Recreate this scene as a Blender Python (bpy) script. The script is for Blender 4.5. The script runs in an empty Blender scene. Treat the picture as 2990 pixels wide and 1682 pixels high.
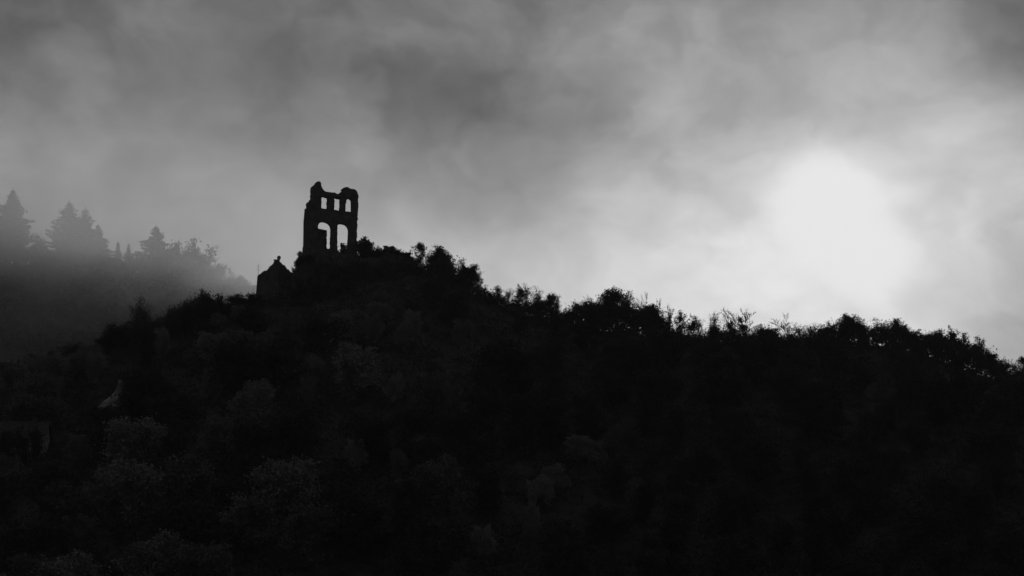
import bpy, math, random
import numpy as np
from mathutils import Vector, noise
from mathutils.geometry import tessellate_polygon

R_ = math.radians
S = bpy.context.scene
C = S.collection

# ------------------------------------------------------------------ camera
FPX = 5648.0            # focal length in pixels of a 2990 px wide frame
PITCH = R_(10.0)
CAM = Vector((0, 0, 1.7))
cam = bpy.data.cameras.new('camera')
cam.sensor_width = 36.0
cam.lens = 36.0 * FPX / 2990.0
cam.clip_start = 0.5
cam.clip_end = 20000
camo = bpy.data.objects.new('camera', cam)
C.objects.link(camo)
camo.location = CAM
camo.rotation_euler = (R_(90) + PITCH, 0, 0)
S.camera = camo

# ------------------------------------------------------------------ view
S.view_settings.view_transform = 'Standard'
S.view_settings.look = 'None'
S.view_settings.exposure = 0.0
S.view_settings.gamma = 1.0
S.view_settings.use_curve_mapping = False
S.render.engine = 'CYCLES'
S.cycles.max_bounces = 4
S.cycles.diffuse_bounces = 2
S.cycles.volume_bounces = 2
S.cycles.volume_step_rate = 1.0
S.cycles.volume_max_steps = 64

# ------------------------------------------------------------------ sun direction
SUN_AZ = 0.172          # radians right of straight ahead
SUN_EL = 0.2095
SUN_DIR = Vector((math.sin(SUN_AZ) * math.cos(SUN_EL), math.cos(SUN_AZ) * math.cos(SUN_EL), math.sin(SUN_EL)))

# ------------------------------------------------------------------ sky
EL = [[-0.681, -0.166, 0.036, -0.11, -0.085, 0.153], [-0.727, -0.158, -0.209, 0.087, 0.003, -0.151], [-0.752, 0.077, -0.393, -0.032, 0.07, 0.04], [-0.788, 0.242, -0.078, -0.03, -0.234, 0.078], [-0.867, 0.255, 0.1, 0.293, -0.028, -0.005], [-0.952, 0.305, 0.079, -0.08, 0.213, 0.082], [-1.026, 0.12, 0.066, -0.149, -0.035, -0.155], [-1.084, -0.059, 0.128, -0.088, -0.025, -0.119], [-1.094, -0.281, 0.023, 0.073, 0.019, 0.093], [-1.095, -0.26, 0.084, 0.046, 0.047, 0.025]]
AZ = [[-0.549, 0.075, 0.089, -0.003, -0.031, 0.112], [-0.588, 0.076, -0.058, -0.01, 0.121, -0.017], [-0.594, 0.089, -0.052, 0.082, 0.022, -0.054], [-0.603, -0.038, -0.08, -0.138, 0.035, 0.036], [-0.596, -0.021, 0.132, -0.144, -0.002, 0.089], [-0.607, -0.06, 0.111, 0.023, -0.087, 0.116], [-0.607, -0.13, 0.122, 0.202, -0.128, -0.066], [-0.623, -0.264, 0.097, -0.043, -0.052, -0.114], [-0.625, -0.323, 0.079, -0.038, 0.109, 0.012], [-0.644, -0.228, -0.009, 0.126, 0.126, 0.103], [-0.727, -0.104, -0.162, -0.004, 0.074, -0.074], [-0.777, -0.002, -0.043, -0.127, -0.118, 0.028], [-0.796, -0.035, -0.134, -0.096, -0.113, -0.091], [-0.815, 0.094, -0.01, 0.088, 0.002, -0.061], [-0.829, 0.157, -0.102, 0.018, 0.049, 0.007], [-0.81, 0.118, -0.109, 0.028, -0.026, 0.01], [-0.786, 0.186, -0.032, 0.083, -0.036, 0.107], [-0.651, 0.279, 0.316, -0.055, 0.094, -0.11]]


class NT:
    """small helper for building node trees"""
    def __init__(s, tree):
        s.t = tree
        s.t.nodes.clear()

    def n(s, typ, **kw):
        nd = s.t.nodes.new(typ)
        for k, v in kw.items():
            setattr(nd, k, v)
        return nd

    def put(s, sock, val):
        if hasattr(val, 'is_output'):
            s.t.links.new(val, sock)
        else:
            sock.default_value = val

    def m(s, op, a, b=None, c=None, clamp=False):
        nd = s.n('ShaderNodeMath', operation=op, use_clamp=clamp)
        s.put(nd.inputs[0], a)
        if b is not None:
            s.put(nd.inputs[1], b)
        if c is not None:
            s.put(nd.inputs[2], c)
        return nd.outputs[0]

    def v(s, op, a, b=None, scale=None):
        nd = s.n('ShaderNodeVectorMath', operation=op)
        s.put(nd.inputs[0], a)
        if b is not None:
            s.put(nd.inputs[1], b)
        if scale is not None:
            s.put(nd.inputs[3], scale)
        return nd.outputs[1] if op in ('DOT_PRODUCT', 'LENGTH', 'DISTANCE') else nd.outputs[0]

    def smooth(s, x, lo, hi, a=0.0, b=1.0):
        nd = s.n('ShaderNodeMapRange', interpolation_type='SMOOTHSTEP')
        s.put(nd.inputs[0], x)
        for i, val in enumerate((lo, hi, a, b)):
            nd.inputs[i + 1].default_value = val
        return nd.outputs[0]

    def noise(s, vec, scale, detail=4, rough=0.55, col=False):
        nd = s.n('ShaderNodeTexNoise')
        s.put(nd.inputs['Vector'], vec)
        nd.inputs['Scale'].default_value = scale
        nd.inputs['Detail'].default_value = detail
        nd.inputs['Roughness'].default_value = rough
        return nd.outputs[1] if col else nd.outputs[0]


def cloud_sky():
    w = bpy.data.worlds.new('World')
    S.world = w
    w.use_nodes = True
    T = NT(w.node_tree)
    d = T.n('ShaderNodeTexCoord').outputs['Generated']
    # slow swirling of the cloud masses
    dst = T.v('MULTIPLY', d, (1.0, 1.0, 1.35))
    wcol = T.noise(dst, 9.0, 4, 0.55, col=True)
    warp = T.v('SCALE', T.v('SUBTRACT', wcol, (0.5, 0.5, 0.5)), scale=0.05)
    warp = T.v('MULTIPLY', warp, (1.2, 0.0, 0.7))
    dw = T.v('ADD', d, warp)
    sx = T.n('ShaderNodeSeparateXYZ')
    T.put(sx.inputs[0], dw)
    az = T.m('ARCTAN2', sx.outputs[0], sx.outputs[1])
    el = T.m('ARCSINE', sx.outputs[2])
    ta = T.m('MULTIPLY_ADD', az, 1 / 0.524, 0.5, clamp=True)
    te = T.m('MULTIPLY_ADD', el, -1 / 0.1662, 0.3223 / 0.1662, clamp=True)
    total = None
    for k in (0, 3):
        vs = []
        for tab, t in ((AZ, ta), (EL, te)):
            r = T.n('ShaderNodeValToRGB')
            T.put(r.inputs[0], t)
            cr = r.color_ramp
            cr.interpolation = 'B_SPLINE'
            n = len(tab)
            while len(cr.elements) < n:
                cr.elements.new(0.5)
            for i in range(n):
                cr.elements[i].position = i / (n - 1)
            for i in range(n):
                cr.elements[i].color = [(tab[i][k + j] + 1.2) / 2.4 for j in range(3)] + [1]
            vv = T.v('ADD', T.v('SCALE', r.outputs[0], scale=2.4), (-1.2, -1.2, -1.2))
            vs.append(vv)
        dp = T.v('DOT_PRODUCT', vs[0], vs[1])
        total = dp if total is None else T.m('ADD', total, dp)
    # away from the clouds in view the overcast goes on, darker the farther from the sun
    cosang = T.v('DOT_PRODUCT', d, tuple(SUN_DIR))
    ang = T.m('ARCCOSINE', T.m('MINIMUM', cosang, 0.99999))
    fall = T.m('EXPONENT', T.m('MULTIPLY', T.m('POWER', T.m('DIVIDE', ang, 0.62), 1.5), -1.0))
    base = T.m('MULTIPLY_ADD', fall, 0.42, SKY_BASE)
    sd = T.n('ShaderNodeSeparateXYZ')
    T.put(sd.inputs[0], d)
    az0 = T.m('ABSOLUTE', T.m('ARCTAN2', sd.outputs[0], sd.outputs[1]))
    el0 = T.m('ARCSINE', sd.outputs[2])
    wa = T.smooth(az0, 0.30, 0.85, 1.0, 0.0)
    we = T.smooth(T.m('ABSOLUTE', T.m('SUBTRACT', el0, 0.15)), 0.21, 0.75, 1.0, 0.0)
    win = T.m('MULTIPLY', wa, we)
    mix = T.n('ShaderNodeMix')
    T.put(mix.inputs[0], win)
    T.put(mix.inputs[2], base)
    T.put(mix.inputs[3], total)
    s = mix.outputs[0]
    # the burnt-out patch where the sun stands behind the cloud
    g = None
    for (u, v, ru, rv, amp) in ((2448, 645, 190, 168, .14), (2545, 765, 145, 122, .12)):
        a0 = math.atan((u - 1495) / FPX / math.cos(PITCH))
        e0 = PITCH + math.atan((841 - v) / FPX)
        nd = T.n('ShaderNodeCombineXYZ')
        T.put(nd.inputs[0], T.m('MULTIPLY', T.m('SUBTRACT', az, a0), FPX / ru))
        T.put(nd.inputs[1], T.m('MULTIPLY', T.m('SUBTRACT', el, e0), FPX / rv))
        r2 = T.v('DOT_PRODUCT', nd.outputs[0], nd.outputs[0])
        e = T.m('MULTIPLY', T.m('EXPONENT', T.m('MULTIPLY', T.m('POWER', r2, 1.6), -0.7)), amp)
        g = e if g is None else T.m('SMOOTH_MAX', g, e, 0.03)
    s = T.m('ADD', s, g)
    # wisps, several sizes
    n1 = T.noise(T.v('ADD', dst, T.v('SCALE', wcol, scale=0.06)), 15.0, 6, 0.5)
    n2 = T.noise(T.v('ADD', dst, T.v('SCALE', wcol, scale=0.12)), 26.0, 6, 0.52)
    s = T.m('ADD', s, T.m('MULTIPLY', T.m('SUBTRACT', n1, 0.5), 0.13))
    s = T.m('ADD', s, T.m('MULTIPLY', T.m('SUBTRACT', n2, 0.5), T.m('MULTIPLY', T.m('SUBTRACT', 1.0, T.m('MULTIPLY', g, 6.0, clamp=True)), 0.24)))
    # film-like shoulder: nothing in the cloud gets brighter than the veiled sun
    s = T.m('MAXIMUM', s, 0.05)
    s = T.m('SMOOTH_MIN', s, 0.925, 0.05)
    lin = T.m('POWER', s, 2.25)
    # the clear-air part of the light, seen through the cloud
    sky = T.n('ShaderNodeTexSky', sky_type='NISHITA', sun_disc=False)
    sky.sun_elevation = SUN_EL
    sky.sun_rotation = SUN_AZ
    bw = T.n('ShaderNodeRGBToBW')
    T.put(bw.inputs[0], sky.outputs[0])
    lum = T.m('MULTIPLY_ADD', lin, 10.0, T.m('MULTIPLY', bw.outputs[0], 0.004))
    cc = T.n('ShaderNodeCombineColor')
    for i in range(3):
        T.put(cc.inputs[i], lum)
    bg = T.n('ShaderNodeBackground')
    T.put(bg.inputs[0], cc.outputs[0])
    bg.inputs[1].default_value = 0.1
    out = T.n('ShaderNodeOutputWorld')
    w.node_tree.links.new(bg.outputs[0], out.inputs[0])


SKY_BASE = 0.26
cloud_sky()

sun = bpy.data.lights.new('sun', 'SUN')
sun.energy = 0.8
sun.angle = R_(10)
suno = bpy.data.objects.new('sun', sun)
C.objects.link(suno)
suno.rotation_euler = SUN_DIR.to_track_quat('Z', 'Y').to_euler()

# ------------------------------------------------------------------ surveying helpers
SP, CP = math.sin(PITCH), math.cos(PITCH)


def ray(u, v):
    cx, cy = (u - 1495) / FPX, (841 - v) / FPX
    return Vector((cx, CP - cy * SP, SP + cy * CP))


def at(u, v, Y):
    d = ray(u, v)
    return CAM + d * (Y / d.y)


def zat(u, v, Y):
    return at(u, v, Y).z


def table(pts, Y):
    P = [at(u, v, Y) for u, v in pts]
    return np.array([p.x for p in P]), np.array([p.z for p in P])


NX, NZ = table([(-900, 1190), (-300, 1150), (0, 1085), (200, 1040), (400, 1000), (560, 968), (660, 945), (743, 895), (850, 880),
                (900, 850), (1000, 830), (1100, 810), (1210, 800), (1300, 825), (1413, 875), (1520, 915), (1640, 950), (1800, 972),
                (2000, 1005), (2200, 1000), (2400, 1012), (2600, 1012), (2700, 1035), (2800, 1075), (2900, 1112), (2990, 1125),
                (3300, 1180), (4200, 1330)], 400)
FX, FZ = table([(-1500, 640), (-600, 720), (0, 772), (200, 785), (400, 800), (480, 796), (560, 812), (640, 856), (745, 885), (900, 945),
                (1200, 1060), (1800, 1300), (2600, 1500)], 700)


def wob(x, y, s, ph):
    return (np.sin(x / s + ph) * np.cos(y / s * 1.13 - ph * 1.7) + 0.5 * np.sin(x / s * 2.3 - y / s * 1.1 + ph * 2.1)
            + 0.3 * np.cos(x / s * 4.1 + y / s * 3.7 + ph))


def h(x, y):
    x = np.asarray(x, float)
    y = np.asarray(y, float)
    zr = np.interp(x, NX, NZ)
    d = 400 - y
    drop = np.where(d > 0, 0.5 * (np.sqrt(d * d + 36) - 6), 0.62 * (np.sqrt(d * d + 9) - 3))
    near = zr - drop + wob(x, y, 11, .4) * 0.9 * np.clip(np.abs(d) / 15, 0, 1) + wob(x, y, 29, 2.4) * 1.6 * np.clip(np.abs(d) / 30, 0, 1)
    zr = np.interp(x * 1.0, FX, FZ)
    d = 700 - y
    drop = np.where(d > 0, 0.5 * (np.sqrt(d * d + 100) - 10), 0.22 * (np.sqrt(d * d + 64) - 8))
    far = zr - drop + wob(x, y, 23, 1.4) * 1.2 * np.clip(np.abs(d) / 30, 0, 1)
    low = wob(x, y, 60, .9) * 0.5
    k = 4.0
    return k * np.logaddexp(np.logaddexp(near / k, far / k), low / k)


def hz(x, y):
    return float(h(x, y))


def ground_hit(u, v):
    """first point of the hillside on the line of sight"""
    d = ray(u, v)
    Y = 215.0
    while Y < 1500:
        p = CAM + d * (Y / d.y)
        if hz(p.x, p.y) > p.z:
            return p
        Y += 0.5
    return None


# ------------------------------------------------------------------ materials
def mat(name, lo, hi, scale=3.0, rough=0.9, bump=0.0, bscale=None, spec=0.15, metal=0.0, coord='Object', per_object=0.0):
    m = bpy.data.materials.new(name)
    m.use_nodes = True
    T = NT(m.node_tree)
    co = T.n('ShaderNodeTexCoord').outputs[coord]
    f = T.noise(co, scale, 5, 0.6)
    f = T.smooth(f, 0.3, 0.7)
    val = T.m('MULTIPLY_ADD', f, hi - lo, lo)
    if per_object:
        rnd = T.n('ShaderNodeObjectInfo').outputs['Random']
        val = T.m('MULTIPLY', val, T.m('MULTIPLY_ADD', rnd, per_object, 1 - per_object / 2))
    cc = T.n('ShaderNodeCombineColor')
    for i in range(3):
        T.put(cc.inputs[i], val)
    b = T.n('ShaderNodeBsdfPrincipled')
    T.put(b.inputs['Base Color'], cc.outputs[0])
    b.inputs['Roughness'].default_value = rough
    b.inputs['Specular IOR Level'].default_value = spec
    b.inputs['Metallic'].default_value = metal
    if bump:
        bn = T.n('ShaderNodeBump')
        bn.inputs['Strength'].default_value = 1.0
        bn.inputs['Distance'].default_value = bump
        T.put(bn.inputs['Height'], T.noise(co, bscale or scale * 2, 6, 0.6))
        T.put(b.inputs['Normal'], bn.outputs[0])
    o = T.n('ShaderNodeOutputMaterial')
    m.node_tree.links.new(b.outputs[0], o.inputs[0])
    return m


def masonry(name, lo, hi):
    m = bpy.data.materials.new(name)
    m.use_nodes = True
    T = NT(m.node_tree)
    co = T.n('ShaderNodeTexCoord').outputs['Object']
    vo = T.n('ShaderNodeTexVoronoi', feature='DISTANCE_TO_EDGE')
    T.put(vo.inputs['Vector'], T.v('MULTIPLY', co, (1.0, 1.0, 2.2)))
    vo.inputs['Scale'].default_value = 2.2
    joint = T.smooth(vo.outputs['Distance'], 0.02, 0.09)
    f = T.smooth(T.noise(co, 0.9, 6, 0.62), 0.3, 0.7)
    val = T.m('MULTIPLY_ADD', f, hi - lo, lo)
    val = T.m('MULTIPLY', val, T.m('MULTIPLY_ADD', joint, 0.35, 0.65))
    cc = T.n('ShaderNodeCombineColor')
    for i in range(3):
        T.put(cc.inputs[i], val)
    b = T.n('ShaderNodeBsdfPrincipled')
    T.put(b.inputs['Base Color'], cc.outputs[0])
    b.inputs['Roughness'].default_value = 0.95
    b.inputs['Specular IOR Level'].default_value = 0.1
    bn = T.n('ShaderNodeBump')
    bn.inputs['Distance'].default_value = 0.08
    T.put(bn.inputs['Height'], T.m('ADD', joint, T.noise(co, 8, 4, 0.6)))
    T.put(b.inputs['Normal'], bn.outputs[0])
    o = T.n('ShaderNodeOutputMaterial')
    m.node_tree.links.new(b.outputs[0], o.inputs[0])
    return m


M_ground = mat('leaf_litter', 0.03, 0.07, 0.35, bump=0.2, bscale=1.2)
M_rock = mat('slate_rock', 0.03, 0.08, 0.35, bump=0.35, bscale=0.9)
M_pale_rock = mat('pale_rock', 0.40, 0.55, 0.6, bump=0.1)
M_stone = masonry('ruin_stone', 0.10, 0.19)
M_plaster = mat('pale_plaster', 0.40, 0.55, 0.8)
M_slate = mat('roof_slate', 0.05, 0.09, 1.2)
M_zinc = mat('zinc_sheet', 0.5, 0.6, 1.0, rough=0.3, metal=1.0)
M_dark = mat('dark_metal', 0.04, 0.06, 2.0, rough=0.6)
M_glass = mat('window_glass', 0.03, 0.04, 1.0, rough=0.1, spec=0.5)
M_bark = mat('bark', 0.04, 0.08, 4.0, per_object=0.3)
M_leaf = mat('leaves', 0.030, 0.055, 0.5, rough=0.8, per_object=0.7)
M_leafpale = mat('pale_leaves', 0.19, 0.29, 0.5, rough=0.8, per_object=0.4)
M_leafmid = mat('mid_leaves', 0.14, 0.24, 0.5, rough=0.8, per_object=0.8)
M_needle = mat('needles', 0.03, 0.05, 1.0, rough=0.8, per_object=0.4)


# ------------------------------------------------------------------ mesh helpers
def mesh(name, V, F, m=None, smooth=False):
    V = np.asarray(V, dtype=np.float32).reshape(-1, 3)
    me = bpy.data.meshes.new(name)
    if isinstance(F, np.ndarray):
        n, k = F.shape
        me.vertices.add(len(V))
        me.vertices.foreach_set('co', V.ravel())
        me.loops.add(n * k)
        me.loops.foreach_set('vertex_index', F.astype(np.int32).ravel())
        me.polygons.add(n)
        me.polygons.foreach_set('loop_start', np.arange(0, n * k, k, dtype=np.int32))
        me.update(calc_edges=True)
    else:
        me.from_pydata([tuple(map(float, v)) for v in V], [], [tuple(int(i) for i in f) for f in F])
        me.update()
    if smooth:
        me.polygons.foreach_set('use_smooth', np.ones(len(me.polygons), dtype=bool))
    if m:
        me.materials.append(m)
    return me


def link(name, me, parent=None, **tags):
    o = bpy.data.objects.new(name, me)
    C.objects.link(o)
    if parent:
        o.parent = parent
    for k, v in tags.items():
        if v is not None:
            o[k] = v
    return o


def root(name, loc, label, cat, group=None, rz=0.0, sc=(1, 1, 1)):
    o = bpy.data.objects.new(name, None)
    C.objects.link(o)
    o.empty_display_size = 0.5
    o.location = loc
    o.rotation_euler = (0, 0, rz)
    o.scale = sc
    o['label'] = label
    o['category'] = cat
    if group:
        o['group'] = group
    return o


def bxm(x0, x1, y0, y1, z0, z1):
    V = [(x0, y0, z0), (x1, y0, z0), (x1, y1, z0), (x0, y1, z0), (x0, y0, z1), (x1, y0, z1), (x1, y1, z1), (x0, y1, z1)]
    F = [(0, 3, 2, 1), (4, 5, 6, 7), (0, 1, 5, 4), (1, 2, 6, 5), (2, 3, 7, 6), (3, 0, 4, 7)]
    return V, F


def tube(segs, sides):
    """segs: list of (p0, p1, r0, r1) -> verts, quad faces (numpy)"""
    P0 = np.array([s[0] for s in segs], float)
    P1 = np.array([s[1] for s in segs], float)
    r0 = np.array([s[2] for s in segs], float)[:, None, None]
    r1 = np.array([s[3] for s in segs], float)[:, None, None]
    D = P1 - P0
    D /= np.linalg.norm(D, axis=1)[:, None] + 1e-9
    ref = np.where(np.abs(D[:, 2:3]) > 0.9, np.array([[1.0, 0, 0]]), np.array([[0, 0, 1.0]]))
    A = np.cross(D, ref)
    A /= np.linalg.norm(A, axis=1)[:, None]
    B = np.cross(D, A)
    t = np.arange(sides) * 2 * math.pi / sides
    ring = A[:, None, :] * np.cos(t)[None, :, None] + B[:, None, :] * np.sin(t)[None, :, None]
    V = np.concatenate([P0[:, None, :] + ring * r0, P1[:, None, :] + ring * r1], axis=1)
    n = len(segs)
    i = np.arange(sides)
    j = (i + 1) % sides
    f = np.stack([i, j, j + sides, i + sides], axis=1)
    F = f[None] + (np.arange(n) * 2 * sides)[:, None, None]
    return V.reshape(-1, 3), F.reshape(-1, 4)


def leaves(rng, cen, size, flat=0.0):
    """one randomly turned leaf-shaped quad for each centre"""
    n = len(cen)
    A = rng.normal(size=(n, 3))
    A /= np.linalg.norm(A, axis=1)[:, None]
    B = rng.normal(size=(n, 3))
    if flat:
        A[:, 2] *= (1 - flat)
        B[:, 2] *= (1 - flat)
        A /= np.linalg.norm(A, axis=1)[:, None]
    B -= A * np.sum(A * B, axis=1)[:, None]
    B /= np.linalg.norm(B, axis=1)[:, None]
    s = np.asarray(size)[:, None]
    V = np.stack([cen - A * s, cen + B * s * 0.55, cen + A * s, cen - B * s * 0.55], axis=1)
    F = np.arange(n * 4).reshape(n, 4)
    return V.reshape(-1, 3), F


# ------------------------------------------------------------------ tree kinds
def norm(v):
    return v / (np.linalg.norm(v) + 1e-9)


def make_tree(seed, H=8.0, spread=1.0, up=0.5, kids=(3, 2, 2), ang=(0.9, 0.75, 0.7), ratio=(0.5, 0.6, 0.55), leaf=14, lsize=0.2,
              clump=0.42, keep=0.9, ivy=0, first=0.2, lean=(0, 0), fine=0, trunk_r=0.16, m=None, tmin=0.012):
    rng = np.random.default_rng(seed)
    segs, twigs, tips, ivyp = [], [], [], []
    maxl = len(kids)

    def grow(p, d, L, r, lev):
        nseg = 6 if lev == 0 else 3
        az = rng.uniform(0, 6.28)
        for i in range(nseg):
            d2 = d + rng.normal(0, 0.10 + 0.07 * lev, 3)
            d2[2] += (0.05 if lev == 0 else 0.16 * up)
            d = norm(d2)
            q = p + d * (L / nseg)
            r1 = r * (0.82 if lev == 0 else 0.7)
            (segs if lev <= 1 else twigs).append((p, q, r, r1))
            if ivy and lev <= 1:
                ivyp.append((p + q) / 2)
            fr = (i + 1) / nseg
            if lev < maxl and (lev > 0 or fr >= first):
                for c in range(kids[lev]):
                    az += 2.4 + rng.normal(0, 0.4)
                    ax = norm(np.cross(d, [math.cos(az), math.sin(az), 0.31]))
                    an = ang[lev] * rng.uniform(0.7, 1.25)
                    nd = norm(d * math.cos(an) + ax * math.sin(an) * (spread if lev == 0 else 1))
                    nd = norm(nd + np.array([0, 0, up * 0.35]))
                    f = (1.1 - 0.35 * fr) if lev == 0 else (1.1 - 0.4 * fr)
                    grow(q, nd, L * ratio[lev] * f * (rng.uniform(0.5, 1.4) if lev == 0 else rng.uniform(0.7, 1.25)), max(r1 * 0.55, tmin), lev + 1)
            p, r = q, max(r1, tmin)
        if lev >= maxl:
            tips.append(p)
            tips.append(p - d * L * 0.45)
        elif lev == 0:
            for c in range(3):
                grow(p, norm(d + rng.normal(0, 0.4, 3)), L * 0.2, r * 0.7, 1)

    grow(np.array([0, 0, -0.6]), norm(np.array([lean[0], lean[1], 1.0])), H * 0.60, trunk_r, 0)
    tips = np.array(tips)
    top = tips[:, 2].max()
    k = H / top
    sc = np.array([k, k, k])
    V, F = tube(segs, 6)
    V2, F2 = tube(twigs, 3)
    trunk = mesh('trunk', V * sc, F, M_bark, smooth=True)
    cen = []
    for t in tips:
        if rng.random() > keep:
            continue
        n = rng.poisson(leaf)
        if n:
            cen.append(t + rng.normal(0, clump * rng.uniform(0.5, 1.2), (n, 3)) * np.array([1, 1, 0.75]))
    for t in ivyp:
        if t[2] < H * 0.5:
            cen.append(t + rng.normal(0, 0.3 + 0.12 * ivy, (int(45 * ivy), 3)))
    V3, F3 = V2 * sc, F2
    if cen:
        cen = np.concatenate(cen) * sc
        s = lsize * rng.uniform(0.6, 1.5, len(cen))
        VL, FL = leaves(rng, cen, s)
        crown = mesh('crown', np.concatenate([V3, VL]), np.concatenate([F3, FL + len(V3)]), m or M_leaf)
    else:
        crown = mesh('crown', V3, F3, M_bark)
    w = float(np.abs(tips[:, :2]).max() * k)
    return dict(trunk=trunk, crown=crown, H=H, w=w)


def make_conifer(seed, H=20.0, R=4.5, droop=0.25, dense=1.0, gap=0.0):
    rng = np.random.default_rng(seed)
    segs = []
    p = np.array([0, 0, -1.0])
    for i in range(8):
        q = np.array([rng.normal(0, .05), rng.normal(0, .05), H * (i + 1) / 8])
        segs.append((p, q, 0.32 * (1 - i / 8.4), 0.32 * (1 - (i + 1) / 8.4)))
        p = q
    V, F = tube(segs, 6)
    trunk = mesh('trunk', V, F, M_bark, smooth=True)
    tw, cen, siz = [], [], []
    z = H * 0.12
    while z < H * 0.985:
        f = z / H
        rad = 1.3 * R * (1 - f) ** 1.0 * (0.78 + 0.22 * math.sin(z * 1.9 + seed))
        n = int(6 * dense) + 1
        a0 = rng.uniform(0, 6.28)
        for j in range(n):
            if rng.random() < gap:
                continue
            a = a0 + j * 6.28 / n + rng.normal(0, .2)
            L = rad * rng.uniform(0.5, 1.3)
            dv = np.array([math.cos(a), math.sin(a), 0])
            p = np.array([0, 0, z])
            ns = max(3, int(L / 0.6))
            for i in range(ns):
                t = (i + 1) / ns
                q = np.array([0, 0, z]) + dv * L * t + np.array([0, 0, -droop * L * t * (1 - 0.35 * t) + 0.12 * L * t * t])
                tw.append((p, q, 0.05 * (1 - t) + 0.02, 0.05 * (1 - t) + 0.012))
                if t > 0.2:
                    k = rng.poisson(9 * min(1, (1 - f) * 4 + .15))
                    cen.append(q + rng.normal(0, 0.24, (k, 3)) * np.array([1, 1, 0.5]) - np.array([0, 0, 0.1]))
                    siz.append(np.full(k, 0.20 + 0.20 * min(1, (1 - f) * 4)))
                p = q
        z += rng.uniform(0.32, 0.55)
    tw.append((np.array([0, 0, H - .8]), np.array([0, 0, H + .5]), .07, .04))
    cen.append(np.array([[0, 0, H - i * 0.16] for i in range(8)]) + rng.normal(0, .05, (8, 3)))
    siz.append(np.full(8, 0.16))
    V2, F2 = tube(tw, 3)
    cen = np.concatenate(cen)
    VL, FL = leaves(rng, cen, np.concatenate(siz) * rng.uniform(.7, 1.3, len(cen)), flat=0.5)
    crown = mesh('crown', np.concatenate([V2, VL]), np.concatenate([F2, FL + len(V2)]), M_needle)
    return dict(trunk=trunk, crown=crown, H=H, w=R)


K = {}
K['full'] = [make_tree(s, leaf=5.5, lsize=0.15, keep=0.88, clump=0.30) for s in (1, 2, 3, 4, 5, 6)]
K['dome'] = [make_tree(s, leaf=8, lsize=0.16, keep=0.95, clump=0.38, spread=1.2, first=0.15) for s in (11, 12)]
K['open'] = [make_tree(s, leaf=3.0, lsize=0.15, keep=0.62, clump=0.24, up=0.7) for s in (21, 22, 23, 24, 25)]
K['thin'] = [make_tree(s, leaf=0.8, lsize=0.12, keep=0.6, clump=0.3, up=1.0, ang=(0.6, 0.6, 0.6)) for s in (31, 32, 33)]
K['ivy'] = [make_tree(s, leaf=0.8, lsize=0.15, keep=0.3, clump=0.3, up=1.1, ivy=0.7, ang=(0.55, 0.55, 0.5)) for s in (41, 42, 43)]
K['bare'] = [make_tree(s, leaf=0, up=1.0, ang=(0.8, 0.6, 0.5), kids=(2, 2, 2), ratio=(0.62, 0.6, 0.55), trunk_r=0.2, first=0.45, tmin=.03) for s in (51, 52, 53)]
K['shrub'] = [make_tree(s, H=3.0, leaf=3.5, lsize=0.11, clump=0.16, trunk_r=0.05, first=0.1, up=0.6, spread=1.3) for s in (61, 62, 63)]
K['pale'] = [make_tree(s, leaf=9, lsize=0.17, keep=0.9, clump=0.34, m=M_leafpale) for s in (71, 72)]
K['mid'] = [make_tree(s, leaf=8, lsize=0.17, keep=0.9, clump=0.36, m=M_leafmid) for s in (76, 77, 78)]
K['column'] = [make_tree(81, H=10, leaf=9, lsize=0.18, clump=0.32, spread=0.35, ang=(0.45, .5, .5), ratio=(0.3, .6, .55), first=0.1, kids=(4, 2, 2))]
K['conifer'] = [make_conifer(5, R=7, dense=1.3, gap=.05), make_conifer(6, R=8.5, droop=0.10, gap=.3), make_conifer(7, R=8, dense=1.1, gap=.15), make_conifer(8, R=5)]
MINSIZE = {}
_rng = random.Random(7)


def plant(kind, x, y, H, label, cat='tree', group=None, wide=1.0, var=None, rz=None, z=None, name=None, sink=0.0):
    kk = K[kind]
    t = kk[(var if var is not None else _rng.randrange(len(kk))) % len(kk)]
    k = H / t['H']
    if z is None:
        z = hz(x, y)
    nm = name or {'conifer': 'conifer', 'shrub': 'shrub'}.get(kind, 'tree')
    o = root(nm, (x, y, z - sink), label, cat, group, rz if rz is not None else _rng.uniform(0, 6.28), (k * wide, k * wide, k))
    for part in ('trunk', 'crown'):
        link(part, t[part], o)
    return o


def skyline(kind, u, v, Y, label, px=None, group=None, var=None, rz=None, cat='tree', minh=3.0, zbase=None):
    """a tree whose top stands against the sky at a surveyed bearing; it is rooted on the hill below"""
    p = at(u, v, Y)
    zb = hz(p.x, Y) if zbase is None else zbase
    H = max(minh, p.z - zb)
    kk = K[kind]
    i = (var if var is not None else _rng.randrange(len(kk))) % len(kk)
    wide = 1.0
    if px:
        want = px * Y / FPX / 2
        wide = want / (kk[i]['w'] * H / kk[i]['H'])
    return plant(kind, p.x, Y, H, label, cat=cat, group=group, wide=max(0.75, min(2.2, wide)), var=i, rz=rz, z=p.z - H)


# ------------------------------------------------------------------ the ground, one sheet
def axis(parts):
    out = []
    for a, b, st in parts:
        out += list(np.arange(a, b, st))
    out.append(parts[-1][1])
    return np.array(out)


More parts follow.
